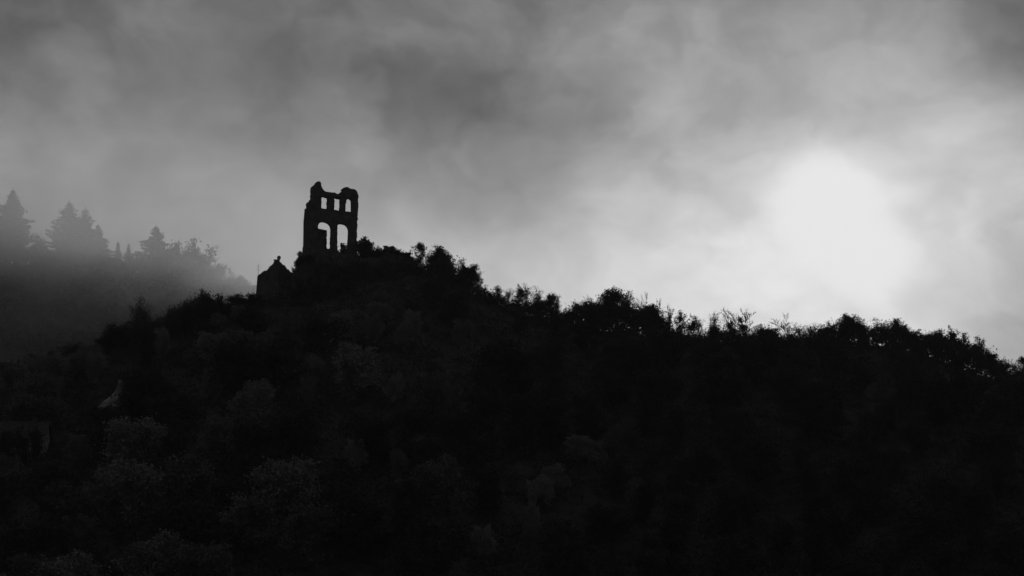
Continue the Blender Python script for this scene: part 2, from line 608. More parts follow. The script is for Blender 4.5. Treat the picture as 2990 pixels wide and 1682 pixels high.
gx = axis([(-9000, -1000, 800), (-1000, -360, 40), (-360, -170, 5), (-170, 170, 2.2), (170, 360, 6), (360, 1000, 40), (1000, 9000, 800)])
gy = axis([(-3000, 0, 300), (0, 200, 20), (200, 440, 2.2), (440, 780, 5), (780, 1400, 31), (1400, 12000, 530)])
X, Y = np.meshgrid(gx, gy)
Z = h(X, Y)
n, k = Z.shape
idx = np.arange(n * k).reshape(n, k)
F = np.stack([idx[:-1, :-1], idx[:-1, 1:], idx[1:, 1:], idx[1:, :-1]], axis=-1).reshape(-1, 4)
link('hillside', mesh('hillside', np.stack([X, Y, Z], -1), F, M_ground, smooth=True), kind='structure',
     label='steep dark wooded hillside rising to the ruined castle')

# ------------------------------------------------------------------ rock under the castle
RX, RZ = table([(838, 905), (848, 850), (853, 802), (856, 789), (864, 776), (876, 761), (890, 752), (930, 756), (1047, 757), (1110, 757),
                (1124, 752), (1190, 750), (1207, 757), (1223, 776), (1240, 800), (1262, 850)], 394)


def rock():
    xs = np.arange(RX[0], RX[-1], 0.45)
    prof = [(379, -18), (383, -14), (386.5, -9.5), (389, -6.8), (390.6, -4.2), (391.6, -2.2), (392.8, -.7), (394, 0), (396, .1), (399, .2), (402, .2),
            (405, .1), (408, -.5), (410.5, -4), (413, -9), (416, -15)]
    V = []
    for x in xs:
        T = float(np.interp(x, RX, RZ))
        for (y, dz) in prof:
            q = Vector((x * .16, y * .16, (T + dz) * .16))
            n1 = noise.turbulence(q, 4, False)
            n2 = noise.noise(q * 4.1)
            amp = (0.25 if 1030 < 1495 + x * FPX / 394 < 1115 else 0.8) if -1 < dz else 2.4
            V.append((x + (n2 * .5 if dz < -1 else 0), y - (n1 - .6) * 3.0 * (amp / 1.5) + n2 * .4, T + dz + (n1 - .6) * amp * .7 + n2 * .15))
    n, k = len(xs), len(prof)
    idx = np.arange(n * k).reshape(n, k)
    F = np.stack([idx[:-1, :-1], idx[1:, :-1], idx[1:, 1:], idx[:-1, 1:]], axis=-1).reshape(-1, 4)
    link('rock_outcrop', mesh('rock_outcrop', V, F, M_rock), kind='structure', label='dark rock outcrop carrying the castle ruin')


rock()


def creeper():
    rng = np.random.default_rng(31)
    cens = []
    for i in range(900):
        u = rng.uniform(846, 1235)
        x = (u - 1495) / FPX * 394
        T_ = float(np.interp(x, RX, RZ))
        d = rng.uniform(0, 1) ** 0.8 * 13
        if 1045 < u < 1112 and d < 1.2:
            continue
        y = 393.6 - np.interp(d, (0, 2, 7, 10, 14, 18), (0, 2.2, 4.8, 7.4, 11, 15)) - rng.uniform(-.2, .5)
        n = rng.integers(8, 36)
        cens.append(np.array([x, y, T_ - d + (rng.uniform(-.2, .45) if u < 1045 or u > 1112 else -.2)]) + rng.normal(0, rng.uniform(.18, .45), (n, 3)))
    for i in range(70):
        u = rng.uniform(1112, 1222)
        q = at(u, float(np.interp(u, (1112, 1128, 1180, 1208, 1222), (742, 725, 738, 758, 777))) + rng.uniform(-3, 8), 396.6)
        cens.append(np.array(q) + rng.normal(0, .22, (16, 3)))
    cens = np.concatenate(cens)
    V, F = leaves(rng, cens, rng.uniform(.1, .2, len(cens)))
    link('ivy', mesh('ivy', V, F, M_leaf), kind='stuff', label='dark ivy and scrub clinging to the castle rock', category='ivy')


creeper()

# ------------------------------------------------------------------ castle ruin
PSI = R_(22)
WA = Vector((math.cos(PSI), math.sin(PSI), 0))       # along the facade
WN = Vector((math.sin(PSI), -math.cos(PSI), 0))      # towards the valley
Q0 = at(970, 700, 400)


def onwall(u, v, back=0.0):
    o = Q0 - WN * back
    d = ray(u, v)
    t = (o - CAM).dot(WN) / d.dot(WN)
    p = CAM + d * t
    return ((p - o).dot(WA), p.z)


def rough(poly, step, amp, rng, hole=False):
    out = []
    n = len(poly)
    for i in range(n):
        a, b = np.array(poly[i]), np.array(poly[(i + 1) % n])
        L = np.linalg.norm(b - a)
        m = max(1, int(L / step))
        for j in range(m):
            p = a + (b - a) * j / m
            if j:
                p = p + rng.normal(0, amp, 2)
            out.append((float(p[0]), float(p[1])))
    return out


def slab(outer, holes, thick, back=0.0, seed=1, amp=0.075, step=0.3):
    """thick wall cut to an outline with openings, in facade coordinates (along, height)"""
    rng = np.random.default_rng(seed)
    loops = [rough(outer, step, amp, rng)] + [rough(hh, step, amp * .5, rng) for hh in holes]
    pts = [p for l in loops for p in l]
    tris = tessellate_polygon([[Vector((p[0], p[1], 0)) for p in l] for l in loops])
    n = len(pts)
    o = Q0 - WN * back
    jig = rng.normal(0, 0.03, n)
    Vf = [(o + WA * s + WN * float(jig[i]) + Vector((0, 0, z - o.z))) for i, (s, z) in enumerate(pts)]
    Vb = [v - WN * thick for v in Vf]
    V = Vf + Vb
    F = [tuple(t) for t in tris] + [(t[2] + n, t[1] + n, t[0] + n) for t in tris]
    k = 0
    for l in loops:
        m = len(l)
        for i in range(m):
            a, b = k + i, k + (i + 1) % m
            F.append((a, a + n, b + n, b))
        k += m
    me = mesh('wall', [tuple(v - ORG) for v in V], F, M_stone)
    import bmesh
    bm = bmesh.new()
    bm.from_mesh(me)
    bmesh.ops.recalc_face_normals(bm, faces=bm.faces)
    bm.to_mesh(me)
    bm.free()
    return me


def z2(pts, dx=0, dy=0):
    return [(850 + (x + dx) * .17947, 500 + (y + dy) * .17947) for x, y in pts]


ORG = Q0.copy()
ORG.z = zat(970, 757, 400)
ruin = root('castle_ruin', ORG, 'tall roofless castle wall with three upper windows and two arches, standing on the rock', 'castle ruin')
outer = z2([(262, 1600), (262, 1400), (258, 700), (266, 512), (336, 440), (338, 280), (344, 246), (362, 232), (396, 208), (408, 184), (422, 167), (446, 163), (470, 165), (490, 190),
            (492, 235), (503, 262), (516, 290), (538, 312), (565, 331), (620, 340), (680, 348), (730, 360), (772, 370), (800, 345), (845, 315),
            (834, 292), (870, 262), (905, 254), (935, 262), (960, 283), (1005, 290), (1050, 300), (1072, 325), (1086, 362), (1097, 395),
            (1090, 500), (1086, 700), (1078, 850), (1074, 1060), (1074, 1600)])
w1 = z2([(497, 401), (604, 424), (596, 612), (495, 603)])
w2 = z2([(706, 423), (812, 442), (806, 644), (703, 628)])
w3 = z2([(885, 640), (890, 560), (898, 490), (912, 455), (940, 437), (968, 440), (990, 462), (997, 500), (997, 662), (890, 652)])
a1 = z2([(440, 1250), (440, 880), (462, 845), (490, 822), (530, 814), (585, 826), (625, 853), (654, 892), (662, 930), (656, 1274)])
a2 = z2([(757, 1340), (752, 980), (754, 890), (768, 862), (800, 850), (850, 852), (900, 870), (932, 900), (948, 945), (949, 1010), (930, 1350)])
W = lambda P, b=0.0: [onwall(u, v, b) for u, v in P]
link('facade_wall', slab(W(outer), [W(w1), W(w2), W(w3), W(a1), W(a2)], 1.25, 0, 3), ruin)

# side wall running back from the left end of the facade
sx0 = onwall(*z2([(262, 900)])[0])[0]


def side_wall():
    """ruined return wall at the left corner; its edge steps down away from the facade"""
    top = [(0.0, zat(893, 612, 400)), (1.2, zat(893, 612, 400)), (1.3, zat(893, 613, 401)), (1.4, zat(893, 616, 402)), (1.45, zat(893, 622, 402)),
           (1.8, zat(893, 640, 402)), (2.1, zat(893, 648, 402)), (2.1, zat(893, 722, 402)), (2.3, zat(893, 726, 402)), (2.3, zat(893, 775, 402))]
    rng = np.random.default_rng(9)
    V, F = [], []
    for (b, z) in top:
        for t in (0.0, 1.1):
            p = Q0 + WA * (sx0 + t) - WN * (b + 0.9)
            V.append((p.x + rng.normal(0, .03), p.y, z + rng.normal(0, .04)))
    base = zat(893, 790, 400)
    for t in (0.0, 1.1):
        p = Q0 + WA * (sx0 + t) - WN * 0.9
        V.append((p.x, p.y, base))
    for t in (0.0, 1.1):
        p = Q0 + WA * (sx0 + t) - WN * 4.5
        V.append((p.x, p.y, base))
    m = len(top)
    for i in range(m - 1):
        F.append((2 * i, 2 * i + 2, 2 * i + 3, 2 * i + 1))
    L = [2 * i for i in range(m)] + [2 * m + 2, 2 * m]
    Rr = [2 * i + 1 for i in range(m)] + [2 * m + 3, 2 * m + 1]
    F.append(tuple(L))
    F.append(tuple(reversed(Rr)))
    F.append((2 * m, 2 * m + 1, 1, 0))
    F.append((2 * m - 2, 2 * m + 2, 2 * m + 3, 2 * m - 1))
    F.append((2 * m + 2, 2 * m, 2 * m + 1, 2 * m + 3))
    return mesh('return_wall', [tuple(Vector(v) - ORG) for v in V], F, M_stone)


link('return_wall', side_wall(), ruin)
inner = z2([(330, 1600), (330, 905), (420, 925), (465, 937), (520, 948), (584, 962), (580, 1060), (584, 1180), (584, 1600)])
link('inner_wall', slab(W(inner, 2.6), [], 0.9, 2.6, 5), ruin, label='broken stub of an inner wall seen through the left arch')
# low parapet below the arches and rubble heap at the foot
par = z2([(222, 1700), (222, 1400), (226, 1272), (240, 1248), (300, 1290), (420, 1250), (520, 1268), (640, 1262), (740, 1330), (900, 1345), (1075, 1352), (1120, 1410), (1120, 1700)])
link('foundation_wall', slab(W(par, -0.9), [], 0.85, -0.9, 7, amp=.09), ruin)


def prism(pts, y0, depth, zb, m, org, seed=1, batter=0.0, ridge=0.0):
    """wall following a surveyed top edge pts [(u,v,Y)], given depth"""
    rng = np.random.default_rng(seed)
    P = [at(u, v, Yy) for u, v, Yy in pts]
    Q = []
    for i in range(len(P) - 1):
        for j in range(3):
            p = P[i].lerp(P[i + 1], j / 3)
            if j:
                p = p + Vector((rng.normal(0, .1), 0, rng.normal(0, .11)))
            Q.append(p)
    Q.append(P[-1])
    n = len(Q)
    V, F = [], []
    xm = sum(q.x for q in Q) / n
    for q in Q:
        bx_ = q.x + (q.x - xm) * batter
        V += [q, Vector((bx_, q.y - batter * 3, zb)), q + Vector((0, depth, ridge)), Vector((bx_, q.y + depth, zb))]
    for i in range(n - 1):
        a, b = 4 * i, 4 * (i + 1)
        F += [(a, a + 1, b + 1, b), (a + 2, b + 2, b + 3, a + 3), (a, b, b + 2, a + 2)]
    F += [(0, 2, 3, 1), (4 * n - 4, 4 * n - 3, 4 * n - 1, 4 * n - 2)]
    return mesh('wall', [tuple(v - org) for v in V], F, m)


# terrace wall and broken wall stump right of the ruin
o = at(1080, 760, 398)
tw = root('terrace_wall', o, 'low level-topped terrace wall right of the castle ruin', 'wall')
link('wall', prism([(1030, 753.5, 397), (1060, 753.8, 397), (1112, 754.0, 397)], 397, 1.0, o.z - 5, M_stone, o, 2), tw)
o = at(1160, 760, 398)
st = root('wall_stump', o, 'broken rounded wall stump on the rock, right of the terrace wall', 'ruined wall')
link('wall', prism([(1109, 752, 397), (1112, 738, 397), (1118, 729, 397), (1128, 723, 397), (1140, 724, 397), (1152, 729, 397), (1166, 733, 397), (1180, 737, 397),
                    (1196, 744, 397), (1208, 757, 397), (1222, 776, 397)], 397, 3.5, o.z - 6, M_stone, o, 4), st)

# ------------------------------------------------------------------ small tower left of the rock
o = at(812, 862, 402)
tower = root('gabled_tower', o, 'squat gabled stone tower with a ball finial, left of the rock', 'tower')


def z3(x, y, Y):
    return (730 + x * .0966, 740 + y * .0966, Y)


pl = [z3(222, 690, 405), z3(300, 628, 404.5), z3(430, 530, 403.5), z3(520, 498, 403), z3(590, 455, 402.5), z3(572, 402, 402.4), z3(670, 345, 401.8),
      z3(708, 266, 401.4), z3(750, 212, 401), z3(870, 218, 400.2), z3(930, 282, 400.6), z3(1010, 350, 401), z3(1100, 430, 401.6), z3(1180, 520, 402), z3(1280, 570, 402.6),
      z3(1420, 700, 403.5)]
link('wall', prism(pl, 400, 5.0, zat(760, 905, 402), M_stone, o, 6, batter=0.09), tower)
c0 = at(812, 760, 400.7)
V, F = bxm(-.62, .62, -.5, .5, -.1, .16)
link('cap_stone', mesh('cap_stone', [(v[0] + c0.x - o.x - .3, v[1] + c0.y + .3 - o.y, v[2] + c0.z - o.z) for v in V], F, M_stone), tower)
import bmesh
bm = bmesh.new()
bmesh.ops.create_uvsphere(bm, u_segments=16, v_segments=10, radius=0.42)
me = bpy.data.meshes.new('ball')
bm.to_mesh(me)
bm.free()
me.materials.append(M_stone)
bc = at(814.5, 752.5, 400.7) - o
b = link('ball_finial', me, tower)
b.location = bc
V, F = tube([((bc.x, bc.y, bc.z - 1.0), (bc.x, bc.y, bc.z - .2), .10, .06)], 8)
link('finial_stem', mesh('finial_stem', V, F, M_stone), tower)

# thin aerial mast left of the tower
p = at(754.5, 770, 412)
zb = hz(p.x, 412)
mast = root('aerial_mast', (p.x, 412, zb), 'very thin aerial mast rising behind the left edge of the tower', 'mast')
Hm = p.z - zb
V, F = tube([((0, 0, -.3), (0, 0, Hm), .045, .03)], 6)
link('pole', mesh('pole', V, F, M_dark), mast)
ae = []
for zz, w in ((.3, .25), (.7, .4), (1.1, .5), (1.45, .38)):
    ae.append(((-w, 0, Hm - zz), (w, 0, Hm - zz), .02, .02))
V, F = tube(ae, 4)
link('aerial', mesh('aerial', V, F, M_dark), mast)
for sx in (-1, 1):
    V, F = tube([((0, 0, Hm - 1.2), (sx * 3.0, .3, 0), .008, .008)], 3)
    link('guy_wire', mesh('guy_wire', V, F, M_dark), mast)

# ------------------------------------------------------------------ pale house half hidden low on the left
p = ground_hit(52, 1352)
hs = root('house', (p.x, p.y, p.z - .3), 'pale plastered house almost hidden by trees, low at the left', 'house', rz=R_(6))


def prt(name, VF, m, parent=hs, **kw):
    return link(name, mesh(name, VF[0], VF[1], m), parent, **kw)


prt('wall', bxm(-4.4, 4.4, 0, 7, -2, 5.2), M_plaster)
prt('gable', ([(-4.4, .02, 5.2), (4.4, .02, 5.2), (4.4, 6.98, 5.2), (-4.4, 6.98, 5.2), (-4.4, 3.5, 7.6), (4.4, 3.5, 7.6)],
              [(0, 1, 5, 4), (2, 3, 4, 5), (0, 4, 3), (1, 2, 5), (0, 3, 2, 1)]), M_plaster)
for sgn in (1, -1):
    V = [(-4.8, 3.5, 7.75), (4.8, 3.5, 7.75), (4.8, 3.5 - sgn * 4.0, 5.0), (-4.8, 3.5 - sgn * 4.0, 5.0)]
    V += [(a, b_, c + .16) for a, b_, c in V]
    prt('roof', (V, [(0, 1, 2, 3), (7, 6, 5, 4), (0, 4, 5, 1), (1, 5, 6, 2), (2, 6, 7, 3), (3, 7, 4, 0)]), M_slate)
prt('chimney', bxm(1.9, 2.5, 2.2, 2.9, 6.4, 8.6), M_stone)
wfr = mesh('window', *bxm(-.55, .55, -.06, .05, -.75, .75), M_dark)
wpn = mesh('pane', *bxm(-.45, .45, -.09, -.055, -.65, .65), M_glass)
for wx in (-3.0, -1.0, 1.0, 3.0):
    for wz in (1.3, 3.9):
        w = link('window', wfr, hs)
        w.location = (wx, -.02, wz)
        link('pane', wpn, w)
V = [(2.2, -1.6, 2.55), (4.2, -1.6, 2.55), (4.2, -.02, 3.15), (2.2, -.02, 3.15)]
V += [(a, b_, c + .05) for a, b_, c in V]
prt('porch_roof', (V, [(3, 2, 1, 0), (4, 5, 6, 7), (0, 1, 5, 4), (1, 2, 6, 5), (2, 3, 7, 6), (3, 0, 4, 7)]), M_zinc,
    label='small shiny sheet-metal porch roof')


# pale rock face in the woods, lower left
def pale_rock(u, v, wpx, hpx, label, lean):
    p = ground_hit(u, v + hpx / 2)
    s = p.y / FPX
    w, hh = wpx * s, hpx * s
    V = []
    n, k = 12, 14
    for i in range(n + 1):
        for j in range(k + 1):
            a = -1 + 2 * i / n
            t = j / k
            prof = (0.55 + 0.45 * math.sin(t * 5 + 1)) * (1 - .35 * t)
            nn = noise.noise(Vector((a * 1.7, t * 3 + lean, 3.1)))
            V.append((a * w * .5 * prof + lean * (t - .5) * w + nn * .3, a * a * 1.4 + t * 1.2 - .6 + nn * .5, t * hh - .4 + nn * .2))
    F = [(i * (k + 1) + j, (i + 1) * (k + 1) + j, (i + 1) * (k + 1) + j + 1, i * (k + 1) + j + 1) for i in range(n) for j in range(k)]
    # closed at the back so it is a boulder, not a sheet
    m = len(V)
    V += [(x_, y_ + 2.6 - .5 * abs(x_), z_ * .96) for x_, y_, z_ in V]
    F += [(a + m, d + m, c + m, b_ + m) for a, b_, c, d in F]
    ed = [i * (k + 1) for i in range(n + 1)] + [n * (k + 1) + j for j in range(1, k + 1)] + [i * (k + 1) + k for i in range(n - 1, -1, -1)] + [j for j in range(k - 1, 0, -1)]
    F += [(ed[i], ed[i] + m, ed[(i + 1) % len(ed)] + m, ed[(i + 1) % len(ed)]) for i in range(len(ed))]
    link('rock_face', mesh('rock_face', V, F, M_pale_rock, smooth=True), None, label=label, category='rock').location = (p.x, p.y - .5, p.z)
    return p


pr = pale_rock(335, 1145, 82, 88, 'pale leaning rock face showing between black trees, lower left', .3)

# ------------------------------------------------------------------ trees along the skyline, surveyed left to right
G1 = 'trees on the saddle left of the tower'
for (u, v, t) in ((18, 1052, 'low dark tree on the left slope, at the picture edge below the misty hill'), (92, 1030, 'dark crown, second from the left edge, below the misty hill'),
                  (165, 1020, 'dark crown, third from the left edge, below the misty hill'), (232, 1000, 'dark crown, fourth from the left edge, below the misty hill'),
                  (300, 972, 'dark crown just left of the leaning ivied tree, below the misty hill'), (348, 940, 'taller dark crown touching the leaning ivied tree on its left')):
    skyline('open' if u % 2 else 'full', u, v, 388, t, 95, G1, minh=5)
skyline('ivy', 402, 868, 383, 'bare-topped leaning tree with ivied stem against the misty slope, far left of the tower', 90, G1, 0)
skyline('thin', 432, 872, 386, 'thin twiggy tree just right of the leaning ivied tree, in front of the mist', 80, G1, 1)
skyline('column', 425, 965, 372, 'narrow black columnar tree below the leaning ivied tree', 60, G1, 0)
skyline('full', 608, 843, 392, 'tallest dark bushy tree left of the tower', 95, G1, 1)
skyline('full', 556, 868, 390, 'dark shoulder tree leaning left of the tallest bushy tree', 85, G1, 2)
skyline('open', 512, 893, 390, 'low loose tree at the left foot of the bushy pair', 70, G1, 0)
skyline('open', 640, 880, 394, 'ragged tree filling the right side of the tallest bushy tree', 60, G1, 1)
skyline('dome', 702, 864, 393, 'smooth dark domed tree between the bushy tree and the tower', 105, G1, 0)
skyline('shrub', 742, 857, 393, 'small dark bush touching the left foot of the tower', 40, G1, 1, cat='shrub', minh=1.5)

zt = zat(900, 757, 394)
G2 = 'shrubs on the castle rock'
skyline('shrub', 881, 735, 395, 'small shrub at the left foot of the castle ruin', 26, G2, 0, cat='shrub', minh=.8, zbase=zt - 1.6)
skyline('shrub', 866, 764, 395, 'ragged shrub on the left shoulder of the rock', 30, G2, 1, cat='shrub', minh=.8, zbase=zt - 3.0)
skyline('shrub', 905, 745, 395.5, 'bush growing against the foot of the left arch', 45, G2, 2, cat='shrub', minh=.8, zbase=zt - 1.2)
skyline('shrub', 1064, 696, 403, 'small windswept tree behind the right edge of the castle ruin', 92, G2, 2, zbase=zt - .6)
skyline('shrub', 1080, 712, 404, 'lower windswept tree just right of the one behind the ruin edge', 60, G2, 0, zbase=zt - .6)
skyline('shrub', 1000, 712, 407, 'twiggy bush seen through the right arch', 76, G2, 0, cat='shrub', minh=.8, zbase=zt - .6)
skyline('shrub', 1103, 725, 402, 'small bush on the terrace between the windswept tree and the wall stump', 24, G2, 1, cat='shrub', minh=.8, zbase=zt - .4)
skyline('shrub', 1090, 738, 402, 'lowest bush on the terrace beside the windswept tree', 26, G2, 0, cat='shrub', minh=.8, zbase=zt - .4)
skyline('shrub', 1126, 717, 398, 'tuft of bush on the highest point of the wall stump', 22, G2, 2, cat='shrub', minh=.6, zbase=zat(1126, 728, 398))
skyline('shrub', 1150, 718, 399, 'flat bush on the wall stump, right of its highest point', 32, G2, 1, cat='shrub', minh=.6, zbase=zat(1150, 733, 399))
skyline('shrub', 1192, 737, 397, 'little bush on the sloping right end of the wall stump', 22, G2, 0, cat='shrub', minh=.6, zbase=zat(1192, 746, 397))

G3 = 'trees on the right flank of the castle rock'
skyline('open', 1232, 708, 397, 'loose twiggy tree, first to the right of the wall stump', 102, G3, 3)
skyline('thin', 1258, 728, 399, 'thin fuzz of twigs between the loose tree and the flat-topped tree', 67, G3, 1)
skyline('full', 1270, 736, 396, 'dark rounded tree left of the flat-topped tree', 67, G3, 3)
skyline('full', 1294, 718, 395, 'flat-topped tall tree, highest on the right flank of the rock', 83, G3, 0)
skyline('full', 1318, 745, 397, 'dark tree leaning on the right of the flat-topped tree', 70, G3, 2)
skyline('open', 1348, 756, 396, 'small tufted tree halfway down the right flank', 62, G3, 1)
skyline('full', 1370, 769, 394, 'clumpy tree bulging near the bottom of the right flank', 83, G3, 1)
skyline('open', 1396, 796, 395, 'open tree reaching out rightmost on the rock flank, sky showing through', 70, G3, 2, minh=6)
skyline('thin', 1416, 832, 397, 'thin twiggy sapling in the notch below the rock flank', 54, G3, 2)
for (u, v, t) in ((1222, 790, 'black bush low under the loose twiggy tree'), (1250, 800, 'black bush under the thin fuzz of twigs'),
                  (1300, 806, 'black bush under the flat-topped tree'), (1340, 815, 'black bush under the small tufted tree')):
    skyline('dome', u, v - 12, 391, t, 70, 'bushes under the flank trees', minh=4, cat='bush')

G4 = 'trees crowding the ridge right of the castle rock'
rows = [
 ('open', 1434, 853, 44, 'short loose tree, first on the ridge right of the notch'),
 ('open', 1456, 832, 36, 'pointed small tree, second on the ridge right of the notch'),
 ('thin', 1484, 838, 36, 'faint twiggy tree in the pale gap of the first ridge clump'),
 ('open', 1513, 829, 44, 'tallest leafy point of the first ridge clump'),
 ('thin', 1532, 829, 40, 'see-through twiggy crown just right of the first clump\'s tallest point'),
 ('thin', 1565, 838, 46, 'pale twiggy crown with a visible forked stem in the first clump'),
 ('full', 1572, 868, 46, 'low dark crown under the forked twiggy tree'),
 ('full', 1598, 858, 50, 'dark leafy tree ending the first ridge clump on the right'),
 ('thin', 1618, 868, 36, 'spray of twigs leaning right off the end of the first clump'),
 ('full', 1655, 905, 46, 'lowest tree in the dip between the first clump and the big round tree'),
 ('open', 1680, 881, 44, 'small tree rising on the right side of the dip'),
 ('thin', 1713, 862, 38, 'fan of twigs left of the big round tree'),
 ('full', 1706, 885, 60, 'dark crown under the left fan of twigs'),
 ('thin', 1736, 866, 34, 'second fan of twigs, touching the big round tree'),
 ('dome', 1745, 890, 60, 'dark crown at the left foot of the big round tree'),
 ('open', 1778, 842, 60, 'left half of the big round crown on the ridge'),
 ('full', 1798, 846, 80, 'big round tree, tallest on the ridge between the dip and the bare fan tree'),
 ('open', 1832, 860, 56, 'drooping tree on the right shoulder of the big round tree'),
 ('bare', 1893, 853, 80, 'bare fan-shaped tree above a dark dome of leaves'),
 ('dome', 1904, 892, 76, 'dark dome-shaped tree under the bare fan'),
 ('bare', 1930, 868, 50, 'second bare tree, leaning right of the dark dome'),
 ('ivy', 1952, 893, 40, 'slanting ivy-clad trunk right of the dark dome'),
 ('open', 1985, 908, 46, 'first of two small round trees right of the slanting trunk'),
 ('open', 2014, 917, 46, 'second of two small round trees right of the slanting trunk'),
 ('thin', 2040, 925, 40, 'twiggy gap filler left of the ivied Y-shaped tree'),
 ('ivy', 2070, 909, 46, 'ivied Y-shaped tree with twigs on top'),
 ('full', 2100, 946, 46, 'dark knob-topped tree right of the ivied Y-shaped tree'),
 ('open', 2132, 942, 50, 'low loose tree left of the tall bare tree'),
 ('bare', 2146, 908, 50, 'slender bare tree leaning left beside the tall bare tree'),
 ('bare', 2180, 893, 95, 'tallest bare tree on the middle of the right-hand ridge'),
 ('open', 2168, 948, 56, 'leafy tree at the foot of the tallest bare tree'),
 ('open', 2215, 948, 46, 'loose tree, first right of the tallest bare tree'),
 ('full', 2245, 955, 50, 'rounded tree left of the pale gap in the ridge'),
 ('open', 2275, 978, 40, 'very low tree in the pale gap of the ridge'),
 ('bare', 2304, 912, 85, 'bare-branched tree standing alone just right of the pale gap in the ridge'),
 ('thin', 2340, 944, 56, 'forked twiggy tree right of the lone bare-branched tree'),
 ('thin', 2364, 940, 50, 'fuzzy round twiggy crown halfway between the lone bare-branched tree and the long hump'),
 ('open', 2396, 950, 50, 'first tree climbing the left side of the long hump'),
 ('open', 2430, 938, 50, 'second tree climbing the left side of the long hump'),
 ('full', 2464, 930, 52, 'dark tree just left of the top of the long hump'),
 ('full', 2488, 918, 60, 'dark tree forming the top of the long hump, below the sun'),
 ('open', 2512, 928, 52, 'tree just right of the top of the long hump'),
 ('thin', 2548, 923, 60, 'see-through twiggy tree on the middle of the long hump'),
 ('thin', 2586, 928, 56, 'second see-through twiggy tree on the long hump'),
 ('open', 2612, 931, 50, 'fan-crowned tree right of the two see-through trees'),
 ('full', 2638, 944, 50, 'dark round tree on the right end of the long hump'),
 ('full', 2664, 962, 46, 'last tree of the long hump, left of the small notch'),
 ('full', 2708, 969, 56, 'first tree right of the small notch'),
 ('full', 2748, 962, 56, 'broad leafy tree left of the spiky-topped tree'),
 ('open', 2769, 949, 40, 'spiky-topped tree, highest right of the small notch'),
 ('full', 2795, 974, 50, 'leafy tree right of the spiky-topped tree'),
 ('open', 2819, 988, 40, 'open tree with sky holes on the falling end of the ridge'),
 ('full', 2844, 986, 44, 'knob-shaped dark tree on the falling end of the ridge'),
 ('open', 2874, 1009, 44, 'small tree right of the knob-shaped tree'),
 ('full', 2892, 1021, 46, 'dense tree above the last ledge of the ridge'),
 ('full', 2916, 1042, 44, 'last dark tree before the ridge drops near the right edge'),
 ('open', 2938, 1060, 36, 'loose low tree in the drop near the right edge'),
 ('thin', 2966, 1048, 40, 'twiggy tree, last but one at the right edge'),
 ('open', 2988, 1040, 46, 'twiggy tree cut by the right edge of the picture'),
]
rr = random.Random(3)
for i, (kd, u, v, px, lab) in enumerate(rows):
    Yy = 394 + rr.uniform(-2, 4) + (4 if kd in ('thin', 'bare') else 0)
    skyline(kd, u, v, Yy, lab, px * 1.5, G4, minh=4.0)


def thicket():
    # scrub filling the foot of the ridge trees up to the closed dark line
    T_U = (330, 420, 500, 560, 640, 668, 700, 743, 860, 1209, 1231, 1264, 1311, 1324, 1341, 1363, 1383, 1416, 1484, 1536, 1614, 1645, 1679, 1723, 1754, 1800, 1862, 1903, 1931, 1965, 2018, 2064,
           2145, 2204, 2245, 2273, 2307, 2342, 2394, 2446, 2487, 2549, 2611, 2653, 2687, 2739, 2791, 2860, 2919, 2936, 2990, 3100, 3500)
    T_V = (1010, 955, 915, 890, 893, 912, 890, 875, 880, 768, 782, 772, 768, 782, 800, 818, 845, 864, 882, 897, 893, 932, 906, 888, 890, 905, 901, 904, 940, 966, 990, 985,
           975, 985, 973, 992, 989, 992, 970, 958, 944, 972, 962, 978, 1000, 978, 1035, 1024, 1064, 1098, 1092, 1110, 1180)
    rng = np.random.default_rng(8)
    cens, siz, tw = [], [], []
    for u in np.arange(335, 3500, 4.5):
        if 760 < u < 1206:
            continue
        u = u + rng.uniform(-4, 4)
        Yy = rng.uniform(390, 401)
        vt = float(np.interp(u, T_U, T_V)) + rng.uniform(-14, 10)
        q = at(u, vt, Yy)
        zb = hz(q.x, Yy)
        hh = q.z - zb
        if hh < .4:
            continue
        m_ = int(4 + hh * 5)
        cz = zb + hh * rng.uniform(0, 1, m_) ** .8
        for z_ in cz:
            n_ = rng.poisson(15)
            if n_:
                c = np.array([q.x + rng.normal(0, .45), Yy + rng.normal(0, .8), min(z_, zb + hh - .15)])
                cens.append(c + rng.normal(0, rng.uniform(.16, .36), (n_, 3)))
        for k_ in range(rng.integers(3, 8)):
            p0 = np.array([q.x + rng.normal(0, .3), Yy, zb + hh * .5])
            d_ = norm(np.array([rng.normal(0, .35), rng.normal(0, .3), 1]))
            L_ = hh * .5 + rng.uniform(.2, 1.7)
            p1 = p0 + d_ * L_ * .6
            p2 = p1 + norm(d_ + rng.normal(0, .25, 3)) * L_ * .4
            tw += [(p0, p1, .03, .02), (p1, p2, .02, .01), (p1, p1 + norm(d_ + rng.normal(0, .5, 3)) * L_ * .35, .016, .009)]
            if rng.random() < .5:
                cens.append(p2 + rng.normal(0, .15, (3, 3)))
    cens = np.concatenate(cens)
    V, F = leaves(rng, cens, .15 * rng.uniform(.7, 1.5, len(cens)))
    V2, F2 = tube(tw, 3)
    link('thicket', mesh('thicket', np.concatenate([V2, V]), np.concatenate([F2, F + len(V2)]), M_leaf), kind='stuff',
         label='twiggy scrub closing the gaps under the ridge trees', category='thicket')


thicket()

